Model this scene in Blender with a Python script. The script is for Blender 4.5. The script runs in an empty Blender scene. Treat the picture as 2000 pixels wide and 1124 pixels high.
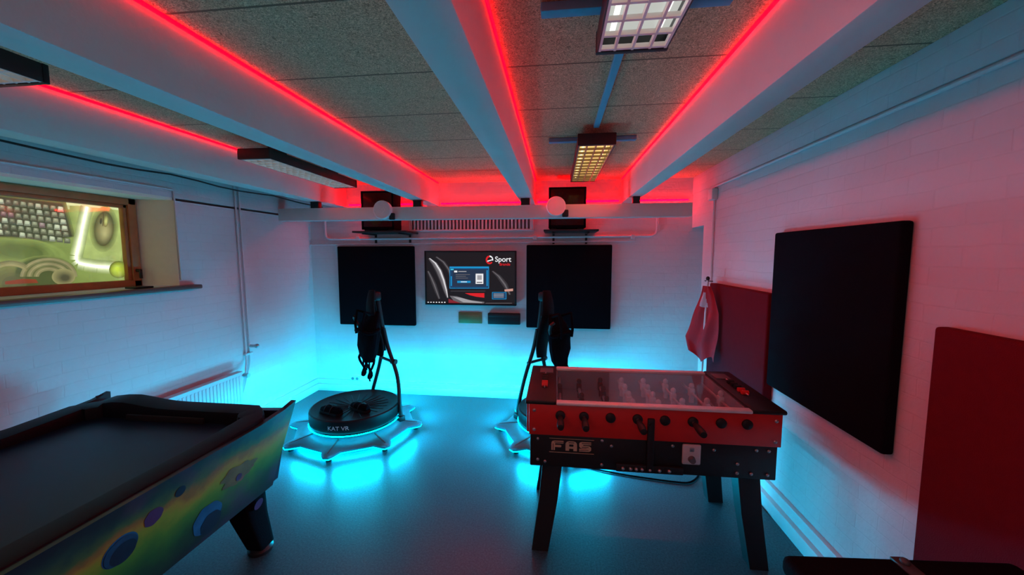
import bpy, bmesh, math, random
from mathutils import Vector, Matrix
random.seed(3)
SC = bpy.context.scene
C = SC.collection
PI = math.pi
V = Vector
SC.view_settings.view_transform = 'Standard'
SC.view_settings.look = 'None'

# ------------------------------------------------------------------ camera
FPX = 740.0
HC = 1.68
pitch = math.atan((562 - 498) / FPX)
yaw = math.atan((1086 - 1000) * math.cos(pitch) / FPX)
sy, cy, sp, cp = math.sin(yaw), math.cos(yaw), math.sin(pitch), math.cos(pitch)
Fv = V((-sy * cp, cy * cp, -sp)); Uv = V((-sy * sp, cy * sp, cp)); Rv = V((cy, sy, 0))
CAM = V((0, 0, HC))
def ray(px, py): return Rv * (px - 1000) + Uv * (562 - py) + Fv * FPX
def at_x(px, py, X):
    r = ray(px, py); return CAM + r * ((X - CAM.x) / r.x)
def at_y(px, py, Y):
    r = ray(px, py); return CAM + r * ((Y - CAM.y) / r.y)
def at_z(px, py, Z):
    r = ray(px, py); return CAM + r * ((Z - CAM.z) / r.z)
cd = bpy.data.cameras.new('camera'); co = bpy.data.objects.new('camera', cd); C.objects.link(co)
co.location = CAM; co.rotation_euler = (PI / 2 - pitch, 0, yaw)
cd.sensor_width = 36; cd.lens = FPX / 2000 * 36; cd.clip_start = 0.02
SC.camera = co

# ------------------------------------------------------------------ materials
def base_mat(name):
    m = bpy.data.materials.new(name); m.use_nodes = True
    nt = m.node_tree; b = nt.nodes['Principled BSDF']
    return m, nt, b
def mat(name, col, rough=.5, metal=0, nz=.12, ns=25, bump=0, bs=80, emit=0, ecol=None, spec=.5):
    m, nt, b = base_mat(name); N = nt.nodes; L = nt.links
    tc = N.new('ShaderNodeTexCoord')
    n = N.new('ShaderNodeTexNoise'); n.inputs['Scale'].default_value = ns; n.inputs['Detail'].default_value = 4
    L.new(tc.outputs['Object'], n.inputs['Vector'])
    mr = N.new('ShaderNodeMapRange'); mr.inputs[3].default_value = 1 - nz; mr.inputs[4].default_value = 1 + nz
    L.new(n.outputs[0], mr.inputs[0])
    s = N.new('ShaderNodeVectorMath'); s.operation = 'SCALE'; s.inputs[0].default_value = col
    L.new(mr.outputs[0], s.inputs['Scale']); L.new(s.outputs[0], b.inputs['Base Color'])
    b.inputs['Roughness'].default_value = rough; b.inputs['Metallic'].default_value = metal
    b.inputs['Specular IOR Level'].default_value = spec
    if bump:
        n2 = N.new('ShaderNodeTexNoise'); n2.inputs['Scale'].default_value = bs; n2.inputs['Detail'].default_value = 5
        L.new(tc.outputs['Object'], n2.inputs['Vector'])
        bp = N.new('ShaderNodeBump'); bp.inputs['Strength'].default_value = bump; bp.inputs['Distance'].default_value = .01
        L.new(n2.outputs[0], bp.inputs['Height']); L.new(bp.outputs[0], b.inputs['Normal'])
    if emit:
        s2 = N.new('ShaderNodeVectorMath'); s2.operation = 'SCALE'; s2.inputs[0].default_value = ecol or col
        L.new(mr.outputs[0], s2.inputs['Scale']); L.new(s2.outputs[0], b.inputs['Emission Color'])
        b.inputs['Emission Strength'].default_value = emit
    return m
def glow(name, col, s=1.0, nz=.06, ns=12): return mat(name, (.01, .01, .01), .4, nz=nz, ns=ns, emit=s, ecol=col, spec=.2)
def uvpos(nt, a, bx):
    N = nt.nodes; L = nt.links
    g = N.new('ShaderNodeNewGeometry'); sx = N.new('ShaderNodeSeparateXYZ'); L.new(g.outputs['Position'], sx.inputs[0])
    c = N.new('ShaderNodeCombineXYZ'); L.new(sx.outputs[a], c.inputs[0]); L.new(sx.outputs[bx], c.inputs[1])
    return c, sx, g
def brick_mat(name, a, col=(.72, .70, .71), bump=.42):
    m, nt, b = base_mat(name); N = nt.nodes; L = nt.links
    c, sx, g = uvpos(nt, a, 2)
    wn = N.new('ShaderNodeTexNoise'); wn.inputs['Scale'].default_value = 3.5; wn.inputs['Detail'].default_value = 3; L.new(g.outputs['Position'], wn.inputs['Vector'])
    ws = N.new('ShaderNodeVectorMath'); ws.operation = 'SCALE'; ws.inputs['Scale'].default_value = .03; L.new(wn.outputs['Color'], ws.inputs[0])
    wa = N.new('ShaderNodeVectorMath'); wa.operation = 'ADD'; L.new(c.outputs[0], wa.inputs[0]); L.new(ws.outputs[0], wa.inputs[1])
    br = N.new('ShaderNodeTexBrick'); L.new(wa.outputs[0], br.inputs['Vector'])
    br.inputs['Scale'].default_value = 1; br.inputs['Brick Width'].default_value = .24; br.inputs['Row Height'].default_value = .075
    br.inputs['Mortar Size'].default_value = .005; br.inputs['Mortar Smooth'].default_value = 1
    br.inputs['Color1'].default_value = (*col, 1); br.inputs['Color2'].default_value = (*[k * .97 for k in col], 1)
    br.inputs['Mortar'].default_value = (*[k * .955 for k in col], 1)
    L.new(br.outputs['Color'], b.inputs['Base Color'])
    n = N.new('ShaderNodeTexNoise'); n.inputs['Scale'].default_value = 18; n.inputs['Detail'].default_value = 6; L.new(g.outputs['Position'], n.inputs['Vector'])
    ma = N.new('ShaderNodeMath'); ma.operation = 'MULTIPLY_ADD'; L.new(br.outputs['Fac'], ma.inputs[0]); ma.inputs[1].default_value = -.22; L.new(n.outputs[0], ma.inputs[2])
    bp = N.new('ShaderNodeBump'); bp.inputs['Strength'].default_value = bump; bp.inputs['Distance'].default_value = .01
    L.new(ma.outputs[0], bp.inputs['Height']); L.new(bp.outputs[0], b.inputs['Normal'])
    b.inputs['Roughness'].default_value = .75; b.inputs['Specular IOR Level'].default_value = .2
    return m
def ceiling_mat():
    m, nt, b = base_mat('wood_wool_panel'); N = nt.nodes; L = nt.links
    c, sx, g = uvpos(nt, 0, 1)
    n = N.new('ShaderNodeTexNoise'); n.inputs['Scale'].default_value = 72; n.inputs['Detail'].default_value = 8; n.inputs['Distortion'].default_value = 3
    L.new(g.outputs['Position'], n.inputs['Vector'])
    r = N.new('ShaderNodeValToRGB'); r.color_ramp.elements[0].position = .35; r.color_ramp.elements[0].color = (.29, .185, .095, 1)
    r.color_ramp.elements[1].position = .65; r.color_ramp.elements[1].color = (.97, .68, .40, 1)
    L.new(n.outputs[0], r.inputs[0])
    d = N.new('ShaderNodeMath'); d.operation = 'MULTIPLY_ADD'; L.new(sx.outputs[1], d.inputs[0]); d.inputs[1].default_value = 2.0; d.inputs[2].default_value = 10.56
    f = N.new('ShaderNodeMath'); f.operation = 'FRACT'; L.new(d.outputs[0], f.inputs[0])
    lt = N.new('ShaderNodeMath'); lt.operation = 'LESS_THAN'; L.new(f.outputs[0], lt.inputs[0]); lt.inputs[1].default_value = .02
    mx = N.new('ShaderNodeMix'); mx.data_type = 'RGBA'; L.new(lt.outputs[0], mx.inputs['Factor'])
    L.new(r.outputs[0], mx.inputs[6]); mx.inputs[7].default_value = (.20, .135, .075, 1)
    L.new(mx.outputs[2], b.inputs['Base Color'])
    sb = N.new('ShaderNodeMath'); sb.operation = 'SUBTRACT'; L.new(n.outputs[0], sb.inputs[0]); L.new(lt.outputs[0], sb.inputs[1])
    bp = N.new('ShaderNodeBump'); bp.inputs['Strength'].default_value = .5; bp.inputs['Distance'].default_value = .008
    L.new(sb.outputs[0], bp.inputs['Height']); L.new(bp.outputs[0], b.inputs['Normal'])
    b.inputs['Roughness'].default_value = .9
    return m
def floor_mat():
    m, nt, b = base_mat('vinyl_floor'); N = nt.nodes; L = nt.links
    g = N.new('ShaderNodeNewGeometry')
    n = N.new('ShaderNodeTexNoise'); n.inputs['Scale'].default_value = 100; n.inputs['Detail'].default_value = 6; n.inputs['Roughness'].default_value = .75; L.new(g.outputs['Position'], n.inputs['Vector'])
    n2 = N.new('ShaderNodeTexNoise'); n2.inputs['Scale'].default_value = 1.6; n2.inputs['Detail'].default_value = 4; L.new(g.outputs['Position'], n2.inputs['Vector'])
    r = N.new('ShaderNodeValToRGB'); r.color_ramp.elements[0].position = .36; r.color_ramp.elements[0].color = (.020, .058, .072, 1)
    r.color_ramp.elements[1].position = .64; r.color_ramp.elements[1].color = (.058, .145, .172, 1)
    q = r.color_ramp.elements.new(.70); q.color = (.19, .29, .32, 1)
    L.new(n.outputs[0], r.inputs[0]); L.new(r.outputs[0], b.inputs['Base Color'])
    mr = N.new('ShaderNodeMapRange'); mr.inputs[3].default_value = .26; mr.inputs[4].default_value = .40; L.new(n2.outputs[0], mr.inputs[0]); L.new(mr.outputs[0], b.inputs['Roughness'])
    b.inputs['Specular IOR Level'].default_value = .4
    return m
def art_mat():
    m, nt, b = base_mat('space_artwork'); N = nt.nodes; L = nt.links
    tc = N.new('ShaderNodeTexCoord'); sx = N.new('ShaderNodeSeparateXYZ'); L.new(tc.outputs['Object'], sx.inputs[0])
    n = N.new('ShaderNodeTexNoise'); n.inputs['Scale'].default_value = 4.5; n.inputs['Detail'].default_value = 9; n.inputs['Roughness'].default_value = .6; L.new(tc.outputs['Object'], n.inputs['Vector'])
    a = N.new('ShaderNodeMath'); a.operation = 'MULTIPLY_ADD'; L.new(sx.outputs[2], a.inputs[0]); a.inputs[1].default_value = 2.0; a.inputs[2].default_value = -.92
    a2 = N.new('ShaderNodeMath'); a2.operation = 'MULTIPLY_ADD'; L.new(sx.outputs[1], a2.inputs[0]); a2.inputs[1].default_value = -.02; L.new(a.outputs[0], a2.inputs[2])
    a3 = N.new('ShaderNodeMath'); a3.operation = 'MULTIPLY_ADD'; L.new(n.outputs[0], a3.inputs[0]); a3.inputs[1].default_value = .46; L.new(a2.outputs[0], a3.inputs[2])
    r = N.new('ShaderNodeValToRGB'); e = r.color_ramp.elements
    e[0].position = .05; e[0].color = (.014, .030, .030, 1); e[1].position = .93; e[1].color = (.012, .016, .026, 1)
    for p, c in ((.18, (.018, .065, .03, 1)), (.28, (.028, .13, .03, 1)), (.42, (.08, .22, .025, 1)), (.53, (.25, .29, .025, 1)), (.59, (.38, .24, .03, 1)), (.64, (.28, .13, .03, 1)), (.70, (.07, .13, .04, 1)), (.78, (.02, .06, .045, 1)), (.86, (.012, .024, .032, 1))):
        q = e.new(p); q.color = c
    L.new(a3.outputs[0], r.inputs[0])
    n3 = N.new('ShaderNodeTexNoise'); n3.inputs['Scale'].default_value = 3.0; n3.inputs['Detail'].default_value = 5
    mp = N.new('ShaderNodeVectorMath'); mp.operation = 'ADD'; mp.inputs[1].default_value = (3.1, 7.7, 1.2); L.new(tc.outputs['Object'], mp.inputs[0]); L.new(mp.outputs[0], n3.inputs['Vector'])
    m3 = N.new('ShaderNodeMapRange'); m3.inputs[1].default_value = .52; m3.inputs[2].default_value = .72; m3.inputs[4].default_value = .8; L.new(n3.outputs[0], m3.inputs[0])
    mx = N.new('ShaderNodeMix'); mx.data_type = 'RGBA'; L.new(m3.outputs[0], mx.inputs['Factor']); L.new(r.outputs[0], mx.inputs[6]); mx.inputs[7].default_value = (.12, .026, .12, 1)
    L.new(mx.outputs[2], b.inputs['Base Color'])
    b.inputs['Roughness'].default_value = .35
    return m
def glass_mat(name, gl, haze):
    m, nt, b = base_mat(name); N = nt.nodes; L = nt.links
    t = N.new('ShaderNodeBsdfTransparent'); g = N.new('ShaderNodeBsdfGlossy'); df = N.new('ShaderNodeBsdfDiffuse'); df.inputs[0].default_value = (.6, .85, .95, 1)  # diffuse share paints a pale haze over the glass, like a sheen
    n = N.new('ShaderNodeTexNoise'); n.inputs['Scale'].default_value = 3
    mr = N.new('ShaderNodeMapRange'); mr.inputs[3].default_value = .02; mr.inputs[4].default_value = .06; L.new(n.outputs[0], mr.inputs[0]); L.new(mr.outputs[0], g.inputs['Roughness'])
    mx = N.new('ShaderNodeMixShader'); mx.inputs[0].default_value = gl; L.new(t.outputs[0], mx.inputs[1]); L.new(g.outputs[0], mx.inputs[2])
    m2 = N.new('ShaderNodeMixShader'); m2.inputs[0].default_value = haze; L.new(mx.outputs[0], m2.inputs[1]); L.new(df.outputs[0], m2.inputs[2])
    L.new(m2.outputs[0], N['Material Output'].inputs['Surface'])
    return m

BL = mat('black_plastic', (.014, .014, .016), .5, spec=.35)
BLG = mat('black_rail', (.005, .007, .010), .5, spec=.14)
BLM = mat('black_metal', (.018, .018, .021), .45, .2)
BLF = mat('black_fabric', (.006, .006, .009), .95, bump=.3, bs=300, spec=.05)
GREY = mat('grey_plastic', (.12, .12, .13), .5)
CHROME = mat('chrome', (.75, .75, .77), .35, 1)
ALU = mat('pale_aluminium', (.85, .85, .87), .45, .25)
STEEL = mat('brushed_steel', (.55, .55, .57), .4, .9)
WHITE = mat('white_paint', (.74, .73, .74), .5, nz=.05)
RADW = mat('radiator_white', (.60, .60, .62), .6, nz=.04)
DIMW = mat('bright_white', (.85, .85, .85), .6, nz=.05)
BEAM = mat('painted_beam', (.76, .73, .70), .7, nz=.07, ns=4, bump=.15, bs=40, spec=.2)
WOOD = mat('window_wood', (.42, .15, .05), .5, nz=.3, ns=14)
CREAM = mat('cream_reveal', (.90, .87, .72), .6, nz=.04)
REDP = mat('red_panel_fabric', (.15, .006, .013), .9, bump=.3, bs=250, spec=.1)
REDT = mat('red_laminate', (.62, .022, .018), .38, nz=.08)
NAVY = mat('navy_playfield', (.006, .013, .032), .36, spec=.25)
BRASS = mat('brass_plate', (.28, .20, .09), .45, .6)
CREAMP = mat('cream_lettering', (.62, .50, .34), .5)
FIELD = mat('playfield_board', (.20, .30, .36), .4)
WBLUE = mat('blue_bar', (.06, .40, .60), .5)
REDG = glow('red_led', (1, .0, .004), 10)
REDB = glow('red_led_far', (1, .0, .004), 44)
CYANG = glow('cyan_led', (.0, .58, .85), 14)
CYANE = glow('cyan_led_edge', (.0, .60, .85), 3)
CYANU = glow('cyan_led_under', (.0, .50, .85), 65)
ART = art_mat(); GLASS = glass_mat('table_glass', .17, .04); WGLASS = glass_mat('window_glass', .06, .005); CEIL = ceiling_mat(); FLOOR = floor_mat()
BRX = brick_mat('painted_brick_back', 0); BRY = brick_mat('painted_brick_side', 1, (.70, .66, .67))

# ------------------------------------------------------------------ mesh builder
WM = {}
class MB:
    def __init__(s): s.bm = bmesh.new(); s.mats = []
    def add(s, tb, m=None, X=None):
        mi = 0
        if m is not None:
            if m not in s.mats: s.mats.append(m)
            mi = s.mats.index(m)
        if X is not None: tb.transform(X)
        for f in tb.faces: f.material_index = mi; f.smooth = True
        me = bpy.data.meshes.new('t'); tb.to_mesh(me); tb.free(); s.bm.from_mesh(me); bpy.data.meshes.remove(me)
        return s
    def box(s, lo, hi, bev=0, m=None, X=None, seg=2):
        tb = bmesh.new(); lo = V(lo); hi = V(hi); c = (lo + hi) / 2; d = hi - lo
        bmesh.ops.create_cube(tb, size=1, matrix=Matrix.Translation(c) @ Matrix.Diagonal((abs(d.x), abs(d.y), abs(d.z), 1)))
        if bev: bmesh.ops.bevel(tb, geom=list(tb.edges), offset=bev, segments=seg, affect='EDGES', profile=.5)
        return s.add(tb, m, X)
    def cyl(s, p0, p1, r0, r1=None, seg=16, m=None, X=None):
        p0 = V(p0); p1 = V(p1); r1 = r0 if r1 is None else r1
        d = p1 - p0; tb = bmesh.new()
        Mx = Matrix.Translation((p0 + p1) / 2) @ d.to_track_quat('Z', 'Y').to_matrix().to_4x4()
        bmesh.ops.create_cone(tb, cap_ends=True, segments=seg, radius1=r0, radius2=r1, depth=d.length, matrix=Mx)
        return s.add(tb, m, X)
    def loft(s, rings, m=None, X=None, cap=True, wrap=False):
        tb = bmesh.new(); R = [[tb.verts.new(p) for p in r] for r in rings]; n = len(R[0])
        k = len(R) if wrap else len(R) - 1
        for i in range(k):
            a = R[i]; b = R[(i + 1) % len(R)]
            for j in range(n):
                try: tb.faces.new((a[j], a[(j + 1) % n], b[(j + 1) % n], b[j]))
                except Exception: pass
        if cap and not wrap:
            tb.faces.new(list(reversed(R[0]))); tb.faces.new(R[-1])
        bmesh.ops.recalc_face_normals(tb, faces=list(tb.faces))
        return s.add(tb, m, X)
    def tube(s, pts, r, seg=8, m=None, X=None, closed=False):
        P = [V(p) for p in pts]; n = len(P); rings = []; up = None
        for i in range(n):
            if closed: t = (P[(i + 1) % n] - P[i - 1])
            else: t = P[min(i + 1, n - 1)] - P[max(i - 1, 0)]
            t.normalize()
            if up is None:
                up = V((0, 0, 1)) if abs(t.z) < .9 else V((1, 0, 0))
            a = (up - t * up.dot(t)).normalized(); up = a; b = t.cross(a)
            rr = r[i] if isinstance(r, (list, tuple)) else r
            rings.append([P[i] + (a * math.cos(2 * PI * k / seg) + b * math.sin(2 * PI * k / seg)) * rr for k in range(seg)])
        return s.loft(rings, m, X, cap=not closed, wrap=closed)
    def lathe(s, prof, seg=32, m=None, X=None):
        rings = [[V((r * math.cos(2 * PI * k / seg), r * math.sin(2 * PI * k / seg), z)) for k in range(seg)] for r, z in [(max(r, 1e-4), z) for r, z in prof]]
        return s.loft(rings, m, X)
    def prism(s, poly, z0, z1, m=None, X=None):
        tb = bmesh.new(); a = [tb.verts.new((x, y, z0)) for x, y in poly]; b = [tb.verts.new((x, y, z1)) for x, y in poly]; n = len(a)
        tb.faces.new(list(reversed(a))); tb.faces.new(b)
        for i in range(n): tb.faces.new((a[i], a[(i + 1) % n], b[(i + 1) % n], b[i]))
        bmesh.ops.recalc_face_normals(tb, faces=list(tb.faces))
        return s.add(tb, m, X)
    def ell(s, c, r, m=None, X=None, seg=16):
        tb = bmesh.new(); bmesh.ops.create_uvsphere(tb, u_segments=seg, v_segments=max(8, seg // 2), radius=1, matrix=Matrix.Translation(V(c)) @ Matrix.Diagonal((r[0], r[1], r[2], 1)))
        return s.add(tb, m, X)
    def face(s, pts, m=None, X=None):
        tb = bmesh.new(); tb.faces.new([tb.verts.new(p) for p in pts]); return s.add(tb, m, X)
    def text(s, txt, size, m, X, thick=0, fn=None):
        cu = bpy.data.curves.new('t', 'FONT'); cu.body = txt; cu.size = size; cu.align_x = 'CENTER'; cu.extrude = thick; cu.offset = size * .012
        o = bpy.data.objects.new('t', cu); C.objects.link(o); bpy.context.view_layer.update()
        me = bpy.data.meshes.new_from_object(o.evaluated_get(bpy.context.evaluated_depsgraph_get()))
        bpy.data.objects.remove(o); bpy.data.curves.remove(cu)
        tb = bmesh.new(); tb.from_mesh(me); bpy.data.meshes.remove(me)
        if fn:
            for v in tb.verts: v.co = fn(v.co)
        return s.add(tb, m, X)
    def build(s, name, m=None, parent=None, world=False, ang=38):
        if parent is not None and world: s.bm.transform(WM[parent.name].inverted())
        me = bpy.data.meshes.new(name); s.bm.to_mesh(me); s.bm.free()
        for q in (s.mats if s.mats else [m]): me.materials.append(q)
        me.set_sharp_from_angle(angle=math.radians(ang))
        o = bpy.data.objects.new(name, me); C.objects.link(o)
        if parent is not None: o.parent = parent; WM[o.name] = WM[parent.name]
        return o
XZ = lambda p: Matrix(((1, 0, 0, p[0]), (0, 0, -1, p[1]), (0, 1, 0, p[2]), (0, 0, 0, 1)))   # local xy -> world xz, facing -y
def tag(o, label, cat, group=None):
    o['label'] = label; o['category'] = cat
    if group: o['group'] = group
    return o
def thing(name, label, cat, loc=(0, 0, 0), rotz=0, group=None):
    o = bpy.data.objects.new(name, None); C.objects.link(o); o.empty_display_size = .1
    o.location = loc; o.rotation_euler = (0, 0, rotz); tag(o, label, cat, group)
    WM[o.name] = Matrix.Translation(V(loc)) @ Matrix.Rotation(rotz, 4, 'Z')
    return o
def struct(o): o['kind'] = 'structure'; return o
def arc(cx, cyy, r, a0, a1, n): return [(cx + r * math.cos(a0 + (a1 - a0) * i / n), cyy + r * math.sin(a0 + (a1 - a0) * i / n)) for i in range(n + 1)]
def area(name, loc, rot, sx, sz, e, col, spread=None):
    l = bpy.data.lights.new(name, 'AREA'); l.shape = 'RECTANGLE'; l.size = sx; l.size_y = sz; l.energy = e; l.color = col
    if spread: l.spread = spread
    o = bpy.data.objects.new(name, l); C.objects.link(o); o.location = loc; o.rotation_euler = rot; return o

# ------------------------------------------------------------------ room shell
XL, XR, YB, ZC, YF = -2.95, 1.45, 4.31, 2.50, -2.5
YN = 3.98
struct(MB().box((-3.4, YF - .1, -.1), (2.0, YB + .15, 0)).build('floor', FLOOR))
struct(MB().box((-3.4, YF - .1, ZC), (2.0, YB + .15, ZC + .08)).build('ceiling', CEIL))
struct(MB().box((-3.3, YB, 0), (1.9, YB + .14, ZC)).build('wall_back', BRX))
struct(MB().box((-3.3, YF - .1, 0), (1.9, YF, ZC)).build('wall_front', BRX))
# left wall with splayed window opening
wy0, wy1, wz0, wz1 = 1.05, 2.57, 1.44, 2.10
m_ = MB()
m_.box((-3.3, YF, 0), (XL, wy0, ZC), m=BRY)
m_.prism([(XL, 2.66), (XL, YB), (-3.3, YB), (-3.3, wy1), (-3.2, wy1)], wz0, wz1, m=CREAM)
m_.box((XL - .002, 2.662, wz0), (XL + .001, YB, wz1), m=BRY)
m_.box((-3.3, wy0, 0), (XL, YB, wz0), m=BRY)
m_.box((-3.3, wy0, wz1 + .02), (XL, YB, ZC), m=BRY)
m_.box((-3.3, wy0, wz1), (XL - .004, 2.66, wz1 + .02), m=CREAM)
struct(m_.build('wall_left', BRY))
# right wall with door niche near the back corner
m_ = MB()
m_.box((XR, YF, 0), (1.9, YN, ZC)); m_.box((XR, YN, 1.97), (1.9, YB, ZC)); m_.box((1.78, YN, 0), (1.9, YB, 1.97))
struct(m_.build('wall_right', BRY))
struct(MB().box((XR - .008, YF, 2.32), (XR, YB, ZC), .003).build('trim_6', BRY))
def skirting(lo, hi, lo2, hi2, name): struct(MB().box(lo, hi, .004).box(lo2, hi2, .004).build(name, WHITE))
skirting((XL, YF, 0), (XL + .035, YB, .085), (XL, YF, .085), (XL + .02, YB, .145), 'baseboard_left')
skirting((XL + .035, YB - .035, 0), (1.78, YB, .085), (XL + .02, YB - .02, .085), (1.78, YB, .145), 'baseboard_back')
skirting((XR - .06, YF, 0), (XR, YN, .09), (XR - .03, YF, .09), (XR, YN, .16), 'baseboard_right')
beams = [(-2.62, -2.47), (-1.495, -1.345), (-.384, -.234), (.70, .825)]
ZB = 2.24
for i, (a, b) in enumerate(beams):
    struct(MB().box((a, YF, ZB), (b, YB, ZC), .008).build('trim_%d' % (i + 1), BEAM))
struct(MB().box((XL, 3.78, 2.04), (1.27, 3.88, 2.17), .006).build('trim_5', BEAM))
# window
w = struct(MB().box((-3.25, wy0, wz1 - .05), (-3.17, wy1, wz1), .006).box((-3.25, wy0, wz0), (-3.17, wy1, wz0 + .05), .006)
    .box((-3.25, wy1 - .055, wz0), (-3.17, wy1, wz1), .006).box((-3.25, wy0, wz0), (-3.17, wy0 + .05, wz1), .006)
    .box((-3.225, wy0 + .05, wz1 - .075), (-3.185, wy1 - .055, wz1 - .05), .004).box((-3.225, wy1 - .08, wz0 + .05), (-3.185, wy1 - .055, wz1 - .05), .004)
    .build('window_1', WOOD)); WM[w.name] = Matrix()
MB().box((-3.17, wy0, wz0 - .035), (XL + .07, 2.79, wz0 - .001), .008).build('window_sill', mat('sill_wood', (.14, .07, .06), .4), w)
MB().box((-3.206, wy0 + .05, wz0 + .05), (-3.202, wy1 - .055, wz1 - .05)).build('pane', WGLASS, w)
MB().cyl((-3.17, wy1 - .03, 1.56), (-3.14, wy1 - .03, 1.56), .012).box((-3.145, wy1 - .04, 1.50), (-3.135, wy1 - .02, 1.57), .003).build('handle', BLM, w)
# picture film behind the window glass, painted in softly graded layers
FS = 1.9
fm = {}
def fcol(c):
    k = tuple(round(q, 3) for q in c)
    if k not in fm: fm[k] = glow('film_tone', k, FS, .5, 9)
    return fm[k]
FB = glow('film_ground', (.15, .20, .05), FS, .9, 3)
m_ = MB()
m_.box((-3.232, wy0 + .05, wz0 + .05), (-3.224, wy1 - .055, wz1 - .05), m=BL)
def pf(pts, c, lay): m_.face([at_x(px, py, -3.222 + .0006 * lay) for px, py in pts], c if not isinstance(c, tuple) else fcol(c))
def pe(cx, cyy, rx, ry, c, lay, rot=0, a0=0, a1=2 * PI):
    pf([(cx + rx * math.cos(a) * math.cos(rot) - ry * math.sin(a) * math.sin(rot), cyy + rx * math.cos(a) * math.sin(rot) + ry * math.sin(a) * math.cos(rot)) for a in [a0 + (a1 - a0) * i / 24 for i in range(24)]], c, lay)
def lerp(a, b, t): return tuple(p + (q - p) * t for p, q in zip(a, b))
def pgrad(cx, cyy, rx, ry, c0, c1, n, lay, rot=0, dx=0, dy=0, inner=.2):
    for i in range(n):
        t = i / (n - 1); k = 1 - (1 - inner) * t
        pe(cx + dx * t, cyy + dy * t, rx * k, ry * k, lerp(c0, c1, t), lay + i * .5, rot)
def pring(cx, cyy, rx, ry, wd, c, lay, a0, a1):
    o = [(cx + rx * math.cos(a0 + (a1 - a0) * i / 16), cyy + ry * math.sin(a0 + (a1 - a0) * i / 16)) for i in range(17)]
    q = [(cx + (rx - wd) * math.cos(a0 + (a1 - a0) * i / 16), cyy + (ry - wd) * math.sin(a0 + (a1 - a0) * i / 16)) for i in range(17)]
    pf(o + q[::-1], c, lay)
def pstrip(pts, wd, c, lay):
    for (x0, y0), (x1, y1) in zip(pts, pts[1:]):
        d = V((x1 - x0, y1 - y0)).normalized(); n = V((-d.y, d.x)) * wd / 2
        pf([(x0 + n.x, y0 + n.y), (x1 + n.x, y1 + n.y), (x1 - n.x, y1 - n.y), (x0 - n.x, y0 - n.y)], c, lay)
Yl = wy0 + .05; Yr = wy1 - .055
m_.face([(-3.222, Yl, wz0 + .05), (-3.222, Yr, wz0 + .05), (-3.222, Yr, wz1 - .05), (-3.222, Yl, wz1 - .05)], FB)
GB, GT, GL = (.15, .20, .05), (.42, .48, .24), (.24, .30, .09)
pf([(-40, 371), (243, 402), (243, 414), (-40, 384)], GT, 1); pf([(-40, 384), (243, 412), (243, 420), (-40, 392)], lerp(GB, GT, .5), 1)
for i in range(7):
    t = i / 6; pf([(150 - 14 * (1 - t), 402), (243, 412), (243, 470 + 36 * (1 - t)), (234, 512 + 6 * (1 - t)), (163 - 8 * (1 - t), 511 + 8 * (1 - t)), (154 - 14 * (1 - t), 460)], lerp(GB, GL, t), 1.5 + i * .2)
for g_, t in ((6, .4), (3, .7), (0, 1)): pf([(-40, 380 - g_), (122 + g_, 398 - g_), (141 + g_, 462), (95 + g_, 470 + g_), (-40, 462 + g_)], lerp(GB, (.035, .042, .02), t), 2.5 + t * .5)
for r in range(6):
    for c in range(11):
        x = -34 + c * 14.6 + r * 2.6; y = 384 + r * 12.4 + c * 1.9
        if x > 118 + r * 3.4: continue
        f = random.uniform(.6, 1.0) * (.7 + .4 * (c / 10))
        kc = (.18 * f, .20 * f, .12 * f)
        if (r == 2 and c < 4) or (r == 3 and c == 7): kc = (.19 * f, .14 * f, .13 * f)
        if random.random() < .16: kc = (.30, .34, .23)
        pf([(x + .6, y + .8), (x + 11.6, y + 2), (x + 12.8, y + 11), (x + .4, y + 10.4)], tuple(q * .5 for q in kc), 3.5)
        pf([(x + 2.2, y + .4), (x + 9, y + 1.2), (x + 10.6, y + 2.6), (x + 10.8, y + 6.6), (x + 9.4, y + 7.6), (x + 2.6, y + 7.2), (x + 1.6, y + 5.8)], kc, 4)
        pf([(x + 3.6, y + 1.8), (x + 7.6, y + 2.2), (x + 8.2, y + 4.6), (x + 3.8, y + 4.4)], lerp(kc, (.5, .56, .36), .22), 4.5)
path_ = [(170, 404), (162, 440), (154, 478), (149, 500), (149, 508), (153, 514), (165, 517), (190, 521), (226, 523)]
for wd, t in ((26, .08), (22, .18), (18, .32), (14, .5), (10.5, .72), (8, .9)): pstrip(path_, wd, lerp(GB, (.62, .68, .42), t), 5 + t)
pstrip(path_, 5, (1.0, 1.05, .88), 6.5)
pgrad(203, 448, 28, 45, (.19, .24, .07), (.07, .085, .025), 8, 7, .08, 0, 0, .70)
pgrad(203, 447, 19, 34, (.06, .065, .02), (.25, .24, .10), 10, 12, .08, 2, 9, .12)
pgrad(207, 432, 5, 12, (.12, .12, .035), (.36, .38, .12), 4, 18, .1, 0, 0, .3)
pstrip([(202, 414), (201, 442)], 1.5, (.04, .04, .015), 20); pe(197, 432, 2.5, 6, (.04, .04, .016), 20, .1)
pgrad(232, 527, 19, 17, (.10, .12, .02), (.40, .50, .04), 7, 9, 0, -3, -2, .2)
pgrad(40, 492, 90, 28, GB, (.08, .11, .03), 5, 3, .12, 0, 0, .5)
pgrad(85, 537, 66, 38, (.12, .15, .04), (.05, .065, .022), 4, 6, 0, 0, 0, .85)
for i in range(11):
    f = .5 + .5 * math.sin(i * 1.5 + .5); pring(95, 541, 56 - i * 3.4, 37 - i * 2.2, 3.2, lerp((.08, .09, .032), (.20, .18, .085), f), 9 + i * .3, PI, 2 * PI)
pgrad(124, 541, 23, 16, (.18, .17, .07), (.05, .05, .025), 6, 13, 0, 3, 2, .35)
pgrad(20, 549, 52, 38, (.12, .13, .04), (.07, .075, .03), 5, 6, 0, 4, 6, .4)
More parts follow.
